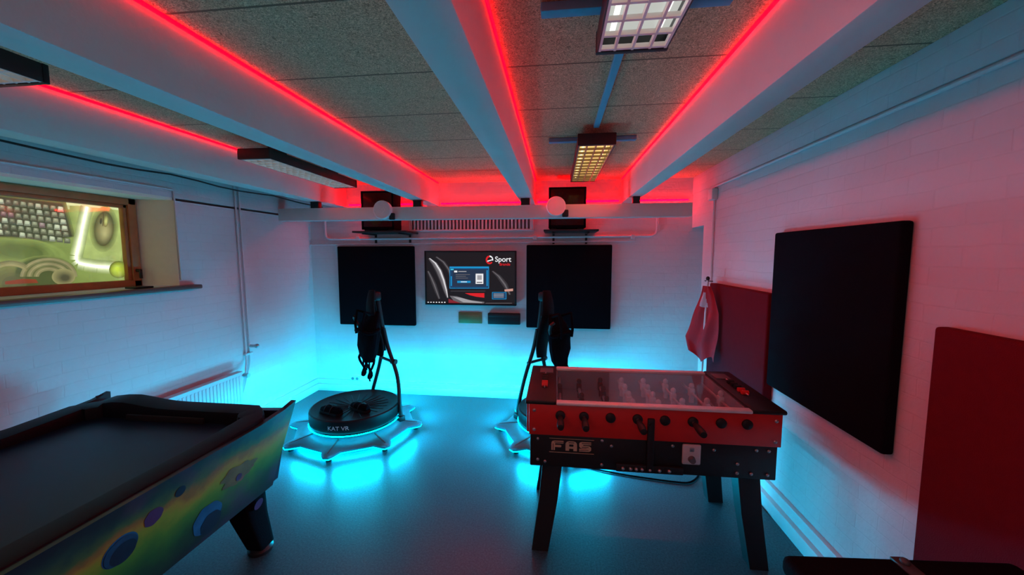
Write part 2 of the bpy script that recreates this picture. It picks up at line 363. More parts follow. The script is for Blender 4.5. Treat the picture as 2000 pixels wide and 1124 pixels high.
for i in range(3): pring(20, 549, 52 - i * 4.4, 40 - i * 3.4, 4, lerp((.10, .10, .04), (.18, .165, .07), (i % 3) / 2), 9 + i * .3, PI * 1.1, PI * 1.9)
pf([(10, 550), (45, 545), (70, 546), (75, 553), (10, 556)], (.16, .035, .015), 14)
tag(m_.build('window_film', None), 'backlit picture film of keyboard, mouse and headset on the window', 'window film')
tag(MB().box((-3.02, 2.33, wz0 - .001), (-2.93, 2.45, wz0 + .012), .003).build('phone', BL), 'small black phone lying on the window sill', 'phone')

# ------------------------------------------------------------------ red LED strips
def strip(lo, hi, label, m=REDG): tag(MB().box(lo, hi, .002).build('led_strip', m), label, 'light strip')
ZS = ZC - .013
strip((-2.470, YF + .05, ZS), (-2.460, YB - .03, ZC), 'red LED strip on the ceiling beam nearest the windowed wall')
strip((-1.345, YF + .05, ZS), (-1.335, YB - .03, ZC), 'red LED strip on the second ceiling beam from the window')
strip((-.234, YF + .05, ZS), (-.224, YB - .03, ZC), 'red LED strip on right face of the third ceiling beam from the window')
strip((.690, YF + .05, ZS), (.700, YB - .03, ZC), 'red LED strip on the ceiling beam nearest the black and red wall boards')
strip((-2.44, YB - .02, 2.26), (-1.50, YB, 2.272), 'short red LED strip behind the left desktop computer', REDB)
strip((-1.32, YB - .02, 2.26), (-.39, YB, 2.272), 'short red LED strip over the television behind the cross beam', REDB)
strip((-.21, YB - .02, 2.26), (.675, YB, 2.272), 'short red LED strip behind the right desktop computer', REDB)
strip((.84, YB - .02, 2.26), (1.40, YB, 2.272), 'short red LED strip in the far right ceiling corner', REDB)
# light thrown sideways and down by the strips
for xs, sd, e in ((-2.40, 1, 1.2), (-1.275, 1, 2.5), (-.165, 1, 7), (.63, -1, 7)):
    l = bpy.data.lights.new('strip_light', 'AREA'); l.shape = 'RECTANGLE'; l.size = .06; l.size_y = 5.2; l.energy = e; l.color = (1, 0, .01); l.spread = math.radians(125)
    o = bpy.data.objects.new('strip_light', l); C.objects.link(o); o.location = (xs, 1.6, 2.27); o.rotation_euler = (0, -sd * math.radians(62), 0)

# ------------------------------------------------------------------ ceiling light fixtures
LOUV = mat('louvre_white', (.82, .80, .76), .4, nz=.04); LOUV_BACKLIT = mat('louvre_backlit', (.34, .27, .15), .4, nz=.04)  # second louvre tone is darkened and warmed to look backlit
def fixture(x, y0, y1, tm, rm, label, bar=None, dz=0, lm=LOUV, n=15):
    ym = (y0 + y1) / 2; h = (y1 - y0) / 2
    t = thing('ceiling_light', label, 'ceiling light', (x, ym, ZC), 0, 'louvred ceiling lights')
    b = MB(); wd = .115; zb = -.12 - dz; zt = zb + .072
    b.box((-wd, -h, zb + .055), (wd, h, zt), .003).box((-wd - .004, -h, zb), (-wd + .002, h, zt), .002).box((wd - .002, -h, zb), (wd + .004, h, zt), .002)
    b.build('housing', BLM, t)
    for yy in (-h * .6, h * .6): MB().box((-.04, yy - .05, zt - .002), (.04, yy + .05, 0), .003).build('mount', BLM, t)
    for s in (-1, 1): MB().box((-wd - .006, s * h - .010, zb - .001), (wd + .006, s * h + .010, zt + .001), .003).build('end_cap', BL, t)
    MB().box((-wd + .003, -h + .011, zb + .050), (wd - .003, h - .011, zb + .054)).build('reflector', rm, t)
    g = MB()
    for i in range(n + 1):
        y = -h + .02 + (2 * h - .04) * i / n; g.box((-wd + .004, y - .005, zb + .001), (wd - .004, y + .005, zb + .016))
    for xx in (-wd + .006, -.058, 0, .058, wd - .006): g.box((xx - .004, -h + .012, zb), (xx + .004, h - .012, zb + .018))
    g.build('louvre', lm, t)
    for xx in (-.074, .074): MB().cyl((xx, -h + .04, zb + .040), (xx, h - .04, zb + .040), .009).build('tube', tm, t)
    if bar is not None: MB().box((-.31, bar - ym - .022, -.03), (.29, bar - ym + .022, 0), .004).build('cross_bar', WBLUE, t)
warm = glow('warm_tube', (1, .76, .36), 2.2); warmr = glow('warm_reflector_glow', (1, .64, .20), 1.1)  # reflector plates emit too, imitating light thrown back onto the louvres
cool = glow('cool_tube', (1, .98, .92), 1.5); coolr = glow('cool_reflector_glow', (.78, .80, .74), .65)
dimr = glow('faint_tube', (.9, .78, .6), .9); dimrr = glow('faint_reflector_glow', (.9, .75, .55), .38)
fixture(.252, .17, 1.415, cool, coolr, 'white louvred ceiling light cut off by the top of the photo', 1.33)
fixture(.252, 2.54, 3.77, warm, warmr, 'warm glowing louvred ceiling light with black end near the far wall', 2.78, 0, LOUV_BACKLIT, 12)
fixture(-2.11, 2.50, 3.66, dimr, dimrr, 'dark louvred ceiling light beside the window beam towards the far wall', None, .03)
fixture(-2.11, .12, 1.33, dimr, dimrr, 'dark louvred ceiling light cut off at the left edge of the photo', None, .03)
tag(MB().box((.228, 1.43, ZC - .022), (.262, 2.52, ZC), .004).build('cable_trunking', mat('trunking_blue', (.07, .55, .75), .5)), 'straight pale blue cable trunking between two ceiling lights', 'cable trunking')

# ------------------------------------------------------------------ far wall
def board(name, lo, hi, m, label, group):
    tag(MB().box(lo, hi, .012, seg=3).build(name, m), label, 'acoustic panel', group)
board('acoustic_panel', (-2.59, YB - .05, .84), (-1.645, YB, 1.78), BLF, 'square black wall board left of the television', 'black wall boards')
board('acoustic_panel', (-.33, YB - .05, .85), (.61, YB, 1.79), BLF, 'square black wall board right of the television', 'black wall boards')
board('acoustic_panel', (XR - .05, 1.735, .82), (XR, 2.645, 1.82), BLF, 'large black board on the side wall beside the football table', 'black wall boards')
board('acoustic_panel', (XR - .06, 2.66, .43), (XR, 3.62, 1.425), REDP, 'red fabric wall panel behind the football table next to the flag', 'red wall panels')
board('acoustic_panel', (XR - .05, .57, .43), (XR, 1.565, 1.415), REDP, 'red fabric wall panel cut off at the right edge of the photo', 'red wall panels')
# television
YT = 4.24
t = thing('television', 'wide flat television showing a black desktop, mounted between two black boards', 'television', (-.977, YT, 1.10))
b = MB(); x0, x1, z0, z1 = -1.51, -.444, 1.10, 1.725
b.box((x0, YT, z0), (x1, YT + .05, z0 + .022), .004).box((x0, YT, z1 - .015), (x1, YT + .05, z1), .004).box((x0, YT, z0), (x0 + .015, YT + .05, z1), .004).box((x1 - .015, YT, z0), (x1, YT + .05, z1), .004)
b.box((x0 + .01, YT + .02, z0 + .01), (x1 - .01, YT + .05, z1 - .01))
b.build('bezel', BL, t, True)
MB().box((-1.2, YT + .05, 1.25), (-.75, YB, 1.6), .01).build('wall_mount', BLM, t, True)
sm = {k: glow('screen_' + k, c, 1) for k, c in (('black', (.012, .010, .012)), ('white', (.85, .85, .87)), ('silver', (.36, .35, .37)), ('grey', (.13, .12, .13)), ('dgrey', (.04, .035, .04)), ('red', (.70, .015, .02)), ('dred', (.22, .02, .03)),
    ('navy', (.012, .05, .13)), ('navy2', (.02, .035, .07)), ('blue', (.01, .28, .60)), ('cyan', (.05, .55, .75)), ('skin', (.6, .3, .25)))}
b = MB()
def tf(pts, k, lay): b.face([at_y(px, py, YT + .018 - .0006 * lay) for px, py in pts], sm[k])
def tr(xa, ya, xb, yb, k, lay): tf([(xa, ya), (xb, ya), (xb, yb), (xa, yb)], k, lay)
b.face([(x0 + .012, YT + .018, z0 + .02), (x1 - .012, YT + .018, z0 + .02), (x1 - .012, YT + .018, z1 - .012), (x0 + .012, YT + .018, z1 - .012)], sm['black'])
def tband(c0, wds, ks, lay):
    for j, k in enumerate(ks):
        f0 = -1 + 2 * j / len(ks); f1 = -1 + 2 * (j + 1) / len(ks)
        up = [(x + w * f0, y - w * f0 * .3) for (x, y), w in zip(c0, wds)]; dn = [(x + w * f1, y - w * f1 * .3) for (x, y), w in zip(c0, wds)]
        for i in range(len(c0) - 1): tf([up[i], up[i + 1], dn[i + 1], dn[i]], k, lay)
tband([(838, 505), (848, 515), (857, 530), (864, 548), (870, 568), (874, 582)], [2, 5, 6, 5.5, 4, 1.5], ('dgrey', 'grey', 'grey', 'silver', 'white', 'grey'), 1)
tband([(836, 530), (842, 542), (848, 556), (853, 570), (858, 584)], [2, 3, 4, 3.5, 2], ('dgrey', 'grey', 'dgrey'), 1)
tband([(852, 502), (866, 512), (876, 526), (882, 545)], [2, 3, 3, 2], ('dgrey', 'grey', 'dgrey'), 1)
tf([(878, 578), (892, 579), (915, 586), (946, 590), (946, 594), (905, 594), (886, 588)], 'grey', 2)
tf([(884, 580), (900, 582), (922, 588), (942, 591), (942, 592.5), (905, 591)], 'silver', 3)
tf([(908, 573), (946, 573), (946, 582), (930, 580), (918, 577)], 'red', 3)
tf([(876, 584), (893, 590), (903, 594), (876, 594)], 'dred', 3)
tband([(962, 530), (974, 540), (986, 556), (996, 576)], [2, 4, 5, 2], ('dgrey', 'grey', 'dgrey'), 1)
tf([(985, 566), (1002, 564), (1002, 569), (986, 570)], 'skin', 2)
tr(878, 521, 955, 564, 'blue', 4); tr(879, 522, 954, 563, 'navy', 5); tr(884, 527, 949, 560, 'navy2', 6); tr(879, 522, 954, 524.5, 'blue', 6)
tr(887, 529, 893, 532.5, 'white', 7); tr(895, 530, 911, 531.6, 'silver', 7)
for yy, xe in ((536, 918), (539.5, 910), (543, 914)): tr(890, yy, xe, yy + 1.2, 'grey', 7)
tr(893, 549, 919, 553, 'blue', 7); tr(900, 550.3, 912, 551.6, 'white', 8); tr(880, 525.5, 886, 528, 'cyan', 6); tr(950.5, 528, 952.5, 559, 'blue', 7); tr(880.5, 540, 882.5, 559, 'blue', 7)
tr(929, 535, 944, 555, 'white', 7); tr(932, 538, 941, 547, 'silver', 8); tr(931, 551, 942, 553, 'grey', 8)
tr(880, 568, 948, 570, 'dgrey', 4)
tr(961, 571, 989, 585, 'blue', 3); tr(962, 572, 988, 584, 'navy', 4)
for yy in (574, 577, 580): tr(964, yy, 984, yy + 1.3, 'silver', 5)
for i in range(7): tr(835 + i * 5.4, 590, 837.6 + i * 5.4, 592.3, 'white', 4)
tr(948, 592, 1000, 593.2, 'grey', 4)
def tarc(cx, cyy, r0, r1, a0, a1, k, lay, sq=1.15):
    o = [(cx + r0 * math.cos(a0 + (a1 - a0) * i / 14), cyy + sq * r0 * math.sin(a0 + (a1 - a0) * i / 14)) for i in range(15)]
    q = [(cx + r1 * math.cos(a0 + (a1 - a0) * i / 14) + .6, cyy + sq * r1 * math.sin(a0 + (a1 - a0) * i / 14)) for i in range(15)]
    tf(o + q[::-1], k, lay)
ex, ey = 956, 508
tarc(ex, ey, 7.4, 4.6, math.radians(40), math.radians(270), 'red', 4)
tarc(ex, ey, 7.4, 4.8, math.radians(270), math.radians(370), 'white', 4)
tf([(ex - 4.5, ey + 1.6), (ex + 7, ey - 1.8), (ex + 7, ey + .4), (ex - 4.1, ey + 3.8)], 'white', 5)
p = at_y(982.5, 511.5, YT + .0155); b.text('Sport', .083, sm['white'], XZ(p))
p = at_y(986, 519.0, YT + .0150); b.text('Brande', .043, sm['red'], XZ(p))
b.build('screen', None, t, True)
tag(MB().box((-1.13, YB - .012, .88), (-.85, YB, 1.01), .004).box((-1.10, YB - .016, .90), (-.88, YB - .01, .99), .002).build('wall_plaque', BRASS), 'dull brass plaque on the wall under the television', 'plaque')
t = thing('console_box', 'small black box on the wall to the right of the brass plaque', 'wall box', (-.59, YB, .88))
MB().box((-.775, YB - .05, .88), (-.40, YB, 1.01), .008).build('body', BL, t, True)
MB().box((-.765, YB - .053, .965), (-.41, YB - .049, 1.0), .001).build('front_strip', BLM, t, True)
p = at_y(695, 739, YB)
t = thing('wall_socket', 'white socket low on the far wall behind the left round platform', 'socket', (p.x, YB, p.z))
MB().box((-.06, -.02, -.03), (.06, 0, .03), .006).build('plate', WHITE, t)
for s in (-.028, .028): MB().cyl((s, -.024, 0), (s, -.019, 0), .018).build('outlet', GREY, t)
# ventilation grille
t = thing('vent_grille', 'long white slotted vent grille on the far wall behind the cross beam', 'vent grille', (-1.0, YB, 1.96))
gx0, gx1, gz0, gz1 = at_y(800, 450, YB).x, at_y(1042, 450, YB).x, 1.95, 2.17
MB().box((gx0, YB - .04, gz0), (gx1, YB, gz0 + .02), .003).box((gx0, YB - .04, gz1 - .02), (gx1, YB, gz1), .003).box((gx0, YB - .04, gz0), (gx0 + .02, YB, gz1), .003).box((gx1 - .02, YB - .04, gz0), (gx1, YB, gz1), .003).build('frame', WHITE, t, True)
g = MB(); n = 34
for i in range(n): xx = gx0 + .03 + (gx1 - gx0 - .06) * i / (n - 1); g.box((xx - .010, YB - .035, gz0 + .015), (xx + .010, YB - .01, gz1 - .015), .003)
g.build('slats', WHITE, t, True)
MB().box((gx0 + .01, YB - .008, gz0 + .01), (gx1 - .01, YB, gz1 - .01)).build('backing', GREY, t, True)
# pipes on far wall
def bend(pts, r=.06, n=5):
    P = [V(p) for p in pts]; out = [P[0]]
    for i in range(1, len(P) - 1):
        a = (P[i - 1] - P[i]); c = (P[i + 1] - P[i]); rr = min(r, a.length * .45, c.length * .45); a.normalize(); c.normalize()
        s0 = P[i] + a * rr; s1 = P[i] + c * rr
        for k in range(n + 1):
            u = k / n; out.append(s0 * (1 - u) ** 2 + P[i] * 2 * u * (1 - u) + s1 * u ** 2)
    out.append(P[-1]); return out
yp = YB - .02
xa = at_y(636, 463, yp).x; xb = at_y(1283, 463, yp).x
t = thing('wall_pipe', 'white pipe bent up at both ends along the far wall', 'pipe', (0, yp, 1.88))
MB().tube(bend([(xa, yp, 2.10), (xa, yp, 1.865), (xb, yp, 1.885), (xb, yp, 2.12)], .08), .013, 10).build('pipe', WHITE, t, True)
for px_ in (700, 1045, 1236): xx = at_y(px_, 465, yp).x; MB().box((xx - .02, yp - .018, 1.85), (xx + .02, YB, 1.90), .004).build('clip', WHITE, t, True)
tag(MB().tube([(at_y(604, 478, yp).x, yp, 1.80), (at_y(1240, 474, yp).x, yp, 1.83)], .009, 8).cyl((-2.5, yp, 1.804), (-2.5, YB, 1.804), .008).cyl((0, yp, 1.821), (0, YB, 1.821), .008).build('wall_pipe', WHITE), 'thin straight white pipe just above the black far-wall boards', 'pipe')
# shelves with computers
def shelf(x0, x1, label):
    t = thing('wall_shelf', label, 'shelf', ((x0 + x1) / 2, YB, 1.92), 0, 'black wall shelves')
    MB().box((x0, 3.95, 1.92), (x1, YB, 1.94), .004).build('shelf_board', BLM, t, True)
    for xx in (x0 + .1, x1 - .1):
        MB().box((xx - .012, 4.0, 1.905), (xx + .012, YB, 1.92), .002).box((xx - .012, YB - .012, 1.80), (xx + .012, YB, 1.92), .002).build('bracket', BLM, t, True)
shelf(-2.22, -1.60, 'black wall shelf under the left desktop computer on the far wall'); shelf(-.13, .43, 'black wall shelf under the right desktop computer on the far wall')
SMOKE = mat('smoked_glass_red_glow', (.008, .006, .007), .2, 0, emit=.010, ecol=(.9, .01, .01), nz=.6, ns=9, spec=.25)  # faint red emission imitates red light showing through the dark glass
def computer(x0, x1, label):
    t = thing('desktop_computer', label, 'computer', ((x0 + x1) / 2, 4.08, 1.94), 0, 'desktop computers')
    h = (x1 - x0) / 2
    MB().box((-h, -.09, .015), (h, .11, .43), .012).build('case', BLF, t)
    MB().box((-h + .02, -.098, .04), (h - .02, -.089, .41), .004).build('side_window', SMOKE, t)
    f = MB()
    for (a, c) in (((-h, -.102, .015), (-h + .022, -.088, .43)), ((h - .022, -.102, .015), (h, -.088, .43)), ((-h, -.102, .41), (h, -.088, .43)), ((-h, -.102, .015), (h, -.088, .045))): f.box(a, c, .003)
    f.build('frame', BLF, t)
    for xx in (-h + .05, h - .05): MB().box((xx - .03, -.08, 0), (xx + .03, .1, .016), .003).build('foot', BL, t)
computer(-2.12, -1.75, 'black desktop computer tower on the left shelf above the cross beam'); computer(-.08, .30, 'black desktop computer tower on the right shelf above the cross beam')
def puck(px_, py_, label):
    p = at_y(px_, py_, 3.73)
    t = thing('dome_unit', label, 'wall device', (p.x, 3.78, p.z), 0, 'white round units on the cross beam')
    Xr = Matrix.Rotation(PI / 2, 4, 'X')
    MB().lathe([(0, -.0), (.092, -.0), (.094, .05), (.086, .058), (.084, .054), (.03, .056), (0, .056)], 32, X=Xr).build('cover', DIMW, t)
    MB().lathe([(0, .054), (.03, .054), (.03, .06), (0, .061)], 20, X=Xr).build('centre_cap', DIMW, t)
    MB().box((.06, -.03, -.1), (.12, 0, -.03), .01).build('bracket', BL, t)
puck(746, 410, 'white round unit on the left part of the cross beam'); puck(1086, 403, 'white round unit on the right part of the cross beam')
for (a, bq), lb in zip(beams, ('window side', 'second from window', 'third from window', 'flag side')):
    tag(MB().box((a + .03, 3.80, 2.168), (bq - .03, 3.86, ZB + .001), .004).build('support_block', BL), 'black support block between cross beam and ceiling beam, ' + lb, 'support block', None)

# ------------------------------------------------------------------ left wall services
t = thing('radiator', 'long white ribbed panel radiator on the wall under the window', 'radiator', (-2.88, 2.4, .16))
b = MB(); b.box((-2.90, 1.55, .17), (-2.86, 3.10, .60), .008)
n = 46
for i in range(n): yy = 1.58 + 1.49 * i / (n - 1); b.box((-2.862, yy - .010, .20), (-2.856, yy + .010, .575), .002)
b.build('panel', RADW, t, True)
MB().box((-2.91, 1.55, .60), (-2.85, 3.10, .612), .003).build('top_grille', RADW, t, True)
for yy in (1.8, 2.9): MB().box((-2.948, yy - .02, .25), (-2.89, yy + .02, .55), .003).build('bracket', WHITE, t, True)
MB().cyl((-2.88, 3.10, .56), (-2.88, 3.15, .56), .012).cyl((-2.88, 3.14, .56), (-2.83, 3.14, .56), .02).build('valve', STEEL, t, True)
t = thing('heating_pipe', 'pair of thin white vertical pipes on the window wall by the radiator', 'pipe', (-2.92, 3.25, 0))
MB().tube(bend([(-2.935, 3.22, ZB + .2), (-2.935, 3.24, .70), (-2.89, 3.17, .56)], .05), .007, 10).build('pipe', WHITE, t, True)
MB().tube(bend([(-2.935, 3.265, ZB + .2), (-2.935, 3.285, .64), (-2.935, 3.23, .50), (-2.925, 3.14, .30)], .05), .007, 10).build('pipe', WHITE, t, True)
MB().box((-2.95, 3.22, .72), (-2.920, 3.31, .74), .004).build('clip', WHITE, t, True)
MB().cyl((-2.935, 3.29, .80), (-2.87, 3.30, .80), .014).ell((-2.87, 3.30, .80), (.022, .022, .022)).build('valve', STEEL, t, True)
tag(MB().tube(bend([(-2.94, .6, 2.165), (-2.94, 2.66, 2.18), (-2.94, 2.67, 1.48)], .02), .006, 8).build('wall_conduit', WHITE), 'thin pale conduit framing the window along the wall', 'conduit')
pts = [(-2.645 + .01 * math.sin(i * 1.7), -.5 + 4.6 * i / 24, 2.235 - .02 * abs(math.sin(i * .62))) for i in range(25)]
tag(MB().tube(pts, .006, 6).build('cable', BL), 'thin black cable along the bottom of the ceiling beam above the window', 'cable')

# ------------------------------------------------------------------ right wall services
t = thing('wall_conduit', 'white conduit with square junction box on the right wall by the niche', 'conduit', (1.43, 3.72, 1.4))
MB().tube([(1.437, 3.72, 2.20), (1.437, 3.72, 1.38)], .010, 8).build('pipe', WHITE, t, True)
MB().tube(bend([(1.437, 3.72, 2.26), (1.437, 3.72, 2.30), (1.437, 2.2, 2.30), (1.437, -1, 2.30)], .03), .010, 8).build('pipe', WHITE, t, True)
MB().box((1.395, 3.67, 2.18), (XR, 3.77, 2.28), .008).build('junction_box', WHITE, t, True)
# flag on a stand
t = thing('flag_stand', 'draped red flag with a white patch hanging from a pole beside the red panel', 'flag', (1.305, 3.44, 0), math.radians(-63))
MB().lathe([(0, 0), (.022, 0), (.06, .001), (.06, .02), (.02, .03), (0, .03)], 24, X=Matrix.Translation((-.04, 0, 0))).build('base', BLM, t)
MB().cyl((-.04, 0, .02), (0, 0, 1.46), .010).build('pole', WHITE, t)
MB().ell((0, 0, 1.475), (.016, .016, .02)).box((-.03, -.006, 1.45), (.05, .006, 1.458), .002).build('finial', BLM, t)
FR = mat('flag_red', (.46, .012, .025), .8); FW = mat('flag_white', (.62, .54, .58), .8)
def tri(x): return 2 * abs(2 * (x - math.floor(x + .5))) - 1
nu, nv = 48, 36; bm = bmesh.new(); grid = []
for j in range(nv + 1):
    v = j / nv; row = []
    for i in range(nu + 1):
        u = i / nu
        wL = .04 + .17 * min(v / .8, 1) - .07 * max(0, v - .8) / .2; wR = .035 + .10 * min(v / .35, 1)
        x = -wL + (wL + wR) * u
        y = -.010 + .020 * math.sin(u * 13 + v * 4) * (.35 + .65 * v) - .010 * v + .008 * math.sin(v * 11 + u * 7)
        z = 1.41 - .62 * v + (.03 * math.sin(u * 9 + 1) - .10 * u * (1 - u)) * v
        row.append(bm.verts.new((x, y, z)))
    grid.append(row)
for j in range(nv):
    for i in range(nu):
        f = bm.faces.new((grid[j][i], grid[j + 1][i], grid[j + 1][i + 1], grid[j][i + 1])); f.smooth = True
        u = (i + .5) / nu; v = (j + .5) / nv
        f.material_index = 1 if (.14 < u - .3 * v < .44 and .07 < v < .27) else 0
me = bpy.data.meshes.new('flag'); bm.to_mesh(me); bm.free(); me.materials.append(FR); me.materials.append(FW)
fo = bpy.data.objects.new('flag', me); C.objects.link(fo); fo.parent = t

# ------------------------------------------------------------------ round walking platforms
FRAME_LIT = mat('cyan_lit_frame', (.05, .36, .46), .4, .1)  # pale frame coloured cyan, the LED light is put into its colour
DISC = mat('disc_black', (.007, .008, .010), .5, spec=.3); PAD = mat('pad_black', (.005, .005, .007), .75, spec=.2); RIML = mat('rim_letters', (.8, .82, .82), .4)
DR = .405
def vr_platform(loc, rot, label, spread=44, hy=.14, hw=.98):
    t = thing('walking_platform', label, 'walking platform', loc, rot, 'round walking platforms')
    def outline(dr, z):
        o = []
        for k in range(8):
            a = k * PI / 4
            for da, r in ((-.3927, .515), (-.15, .53), (-.072, .605), (-.036, .628), (.036, .628), (.072, .605), (.15, .53)):
                o.append(V(((r + dr) * math.cos(a + da), (r + dr) * math.sin(a + da), z)))
        return o
    def inner(r, z): return [V((r * math.cos(math.atan2(p.y, p.x)), r * math.sin(math.atan2(p.y, p.x)), z)) for p in outline(0, 0)]
    b = MB(); b.loft([inner(.34, .090), inner(.40, .085), outline(-.05, .070), outline(-.010, .062), outline(0, .055), outline(-.005, .040), outline(-.03, .037), inner(.42, .06), inner(.34, .075)], wrap=True)
    b.build('base_frame', FRAME_LIT, t)
    for k in range(8):
        a = k * PI / 4; MB().cyl((.57 * math.cos(a), .57 * math.sin(a), 0), (.57 * math.cos(a), .57 * math.sin(a), .042), .022, .020).build('foot', BL, t)
        ra = Matrix.Rotation(a, 4, 'Z')
        MB().box((.39, -.006, -.004), (.585, .006, .005), .002, X=ra @ Matrix.Translation((.39, 0, .089)) @ Matrix.Rotation(.12, 4, 'Y') @ Matrix.Translation((-.39, 0, 0))).build('rib', GREY, t)
    MB().tube([(.406 * math.cos(k * PI / 24), .406 * math.sin(k * PI / 24), .120) for k in range(48)], .005, 6, closed=True).build('led_strip', CYANG, t)
    MB().tube(outline(-.006, .034), .006, 6, closed=True).build('led_strip', CYANE, t)
    MB().tube([(.49 * math.cos(k * PI / 24), .49 * math.sin(k * PI / 24), .028) for k in range(48)], .008, 6, closed=True).build('led_strip', CYANU, t)
    MB().lathe([(0, .08), (.33, .08), (.30, .14), (0, .14)], 32).build('pedestal', BL, t)
    k_ = DR / .47
    MB().lathe([(0, .226), (.20 * k_, .228), (.36 * k_, .235), (.43 * k_, .246), (.452 * k_, .252), (.466 * k_, .246), (DR, .235), (DR, .150), (.455 * k_, .132), (.38 * k_, .127), (0, .127)], 56).build('disc', DISC, t)
    g = MB()
    for k in range(24):
        a = k * PI / 12; g.tube([(.07 * math.cos(a), .07 * math.sin(a), .2275), (.30 * math.cos(a), .30 * math.sin(a), .2345)], .0025, 5)
    g.build('grooves', BLM, t)
    a0 = math.radians(-82 + 38)
    MB().text('KAT VR', .050, None, None, fn=lambda c: V(((DR + .0015) * math.cos(a0 + c.x * 1.08 / DR), (DR + .0015) * math.sin(a0 + c.x * 1.08 / DR), .176 + c.y))).build('lettering', RIML, t)
    for s in (-1, 1):
        a = PI / 2 + s * math.radians(spread)
        l = MB().tube(bend([(.43 * math.cos(a), .43 * math.sin(a), .08), (.42 * math.cos(a), .42 * math.sin(a), .22), (.30 * math.cos(a), .34, .48), (-s * .045, .32, .76), (-s * .03, .29, .95)], .16), .019, 10).build('column_leg', BLM, t)
        MB().box((.43 * math.cos(a) - .03, .43 * math.sin(a) - .03, .075), (.43 * math.cos(a) + .03, .43 * math.sin(a) + .03, .13), .008).build('foot_clamp', BLM, l)
    MB().cyl((.10, .33, .62), (.15, .35, .62), .026).cyl((-.12, .33, .62), (.10, .33, .62), .014).build('clamp_knob', BL, t)
    MB().tube([(0, .30, .72), (0, .29, .95), (0, .25, 1.24)], .026, 12).build('upright', BLM, t)
    rings = []
    for i in range(17):
        u = i / 16; z = .68 + .655 * u; wd = .036 + .052 * math.sin(PI * min(1, .12 + u * .86)) ** .6
        yc = .225 + .035 * math.cos(PI * 1.6 * (u - .1)) - .02 * u; th = .026
        rings.append([V((wd * math.cos(2 * PI * k / 14), yc + th * math.sin(2 * PI * k / 14), z)) for k in range(14)])
    MB().loft(rings).build('back_pad', PAD, t)
    MB().box((-.045, .20, 1.23), (.045, .275, 1.32), .02).build('head_cap', BLM, t)
    hb = MB(); rings = []
    for z, wx, wy, yc in ((.64, .07, .045, 0), (.70, .12, .065, 0), (.80, .15, .08, 0), (.92, .165, .09, .01), (1.0, .15, .08, .02), (1.06, .12, .055, .05), (1.12, .09, .04, .07)):
        rings.append([V((hw * wx * math.cos(2 * PI * k / 24) * (1 + .06 * math.sin(3 * k + z * 9)), hy + yc + hw * wy * math.sin(2 * PI * k / 24) * (1 + .15 * math.sin(5 * k + 20 * z)), z)) for k in range(24)])
    hb.loft(rings); h = hb.build('harness', BLF, t)
    MB().tube([(hw * .165 * math.cos(a), hy + hw * .09 * math.sin(a), .95 + .012 * math.sin(3 * a)) for a in [2 * PI * k / 24 for k in range(24)]], .018, 8, closed=True).build('waist_belt', BLF, h)
    MB().tube([(0, hy + .05, 1.05), (0, .2, 1.08), (0, .27, 1.08)], .02, 8).build('support_arm', BLM, h)
    for s in (-1, 1):
        MB().tube([(hw * (s * .07 + .045 * math.cos(a)), hy - .02 + .03 * math.sin(2 * a), .60 + .11 * math.sin(a)) for a in [2 * PI * k / 18 for k in range(18)]], .012, 7, closed=True).build('leg_strap', BLF, h)
        MB().tube([(s * .06, hy + .05, 1.10), (s * .085, hy - .06, 1.14), (s * .08, hy - .085, 1.02), (s * .07, hy - .08, .92)], .013, 7).build('shoulder_strap', BLF, h)
    MB().tube([(-.16 * hw, hy, .95), (-.20 * hw, hy - .02, 1.0), (-.21 * hw, hy - .04, 1.05), (-.17 * hw, hy - .05, 1.07)], .015, 8).build('side_hook', BLM, h)
    for xx, zz in ((-.06, .50), (.01, .56), (.07, .46)): MB().box((xx - .012, hy - .03, zz), (xx + .012, hy - .022, .72), .002).build('hanging_strap', BLF, h)
    Mw = WM[t.name]
    for k in range(8):      # light output of the LED strip round the edge of the base
        a = (k + .5) * PI / 4
        d = (Mw.to_3x3() @ V((math.cos(a), math.sin(a), .03))).normalized()
        area('platform_led', Mw @ V((.54 * math.cos(a), .54 * math.sin(a), .13)), d.to_track_quat('-Z', 'Y').to_euler(), .36, .03, 10.5, (.0, .44, .74), math.radians(140))
    return t
PL = V((-1.90, 3.34, 0)); PR = V((.06, 3.50, 0))
vr_platform(PL, math.radians(-38), 'round black walking platform in full view, glowing cyan, with two shoes on it')
vr_platform(PR, math.radians(48), 'round black walking platform mostly hidden behind the football table', 30, .02, .82)
# shoes
def shoe(px_, py_, rot, label):
    p = at_z(px_, py_, .25)
    t = thing('overshoe', label, 'shoe', (p.x, p.y, .238), rot, 'pair of platform shoes')
    out = arc(0, .09, .050, 0, PI, 8) + arc(0, -.09, .040, PI, 2 * PI, 8)
    MB().prism(out, 0, .020).build('sole', BL, t)
    rings = []
    for i, (y, wx, h) in enumerate(((-.122, .022, .04), (-.10, .036, .055), (-.05, .037, .046), (.01, .041, .042), (.07, .045, .034), (.11, .038, .028), (.135, .014, .018))):
        rings.append([V((wx * math.cos(PI * k / 10), y, .018 + h * math.sin(PI * k / 10) ** .8)) for k in range(11)])
    MB().loft(rings).build('upper', BLF, t)
    for y in (-.03, .045): MB().tube([(.046 * math.cos(PI * k / 10), y, .018 + .05 * math.sin(PI * k / 10)) for k in range(11)], .005, 6).build('strap', BLM, t)
shoe(648, 805, math.radians(70), 'black strapped overshoe on the platform, left of its pair')
shoe(704, 798, math.radians(60), 'black strapped overshoe on the platform, right of its pair by the column')

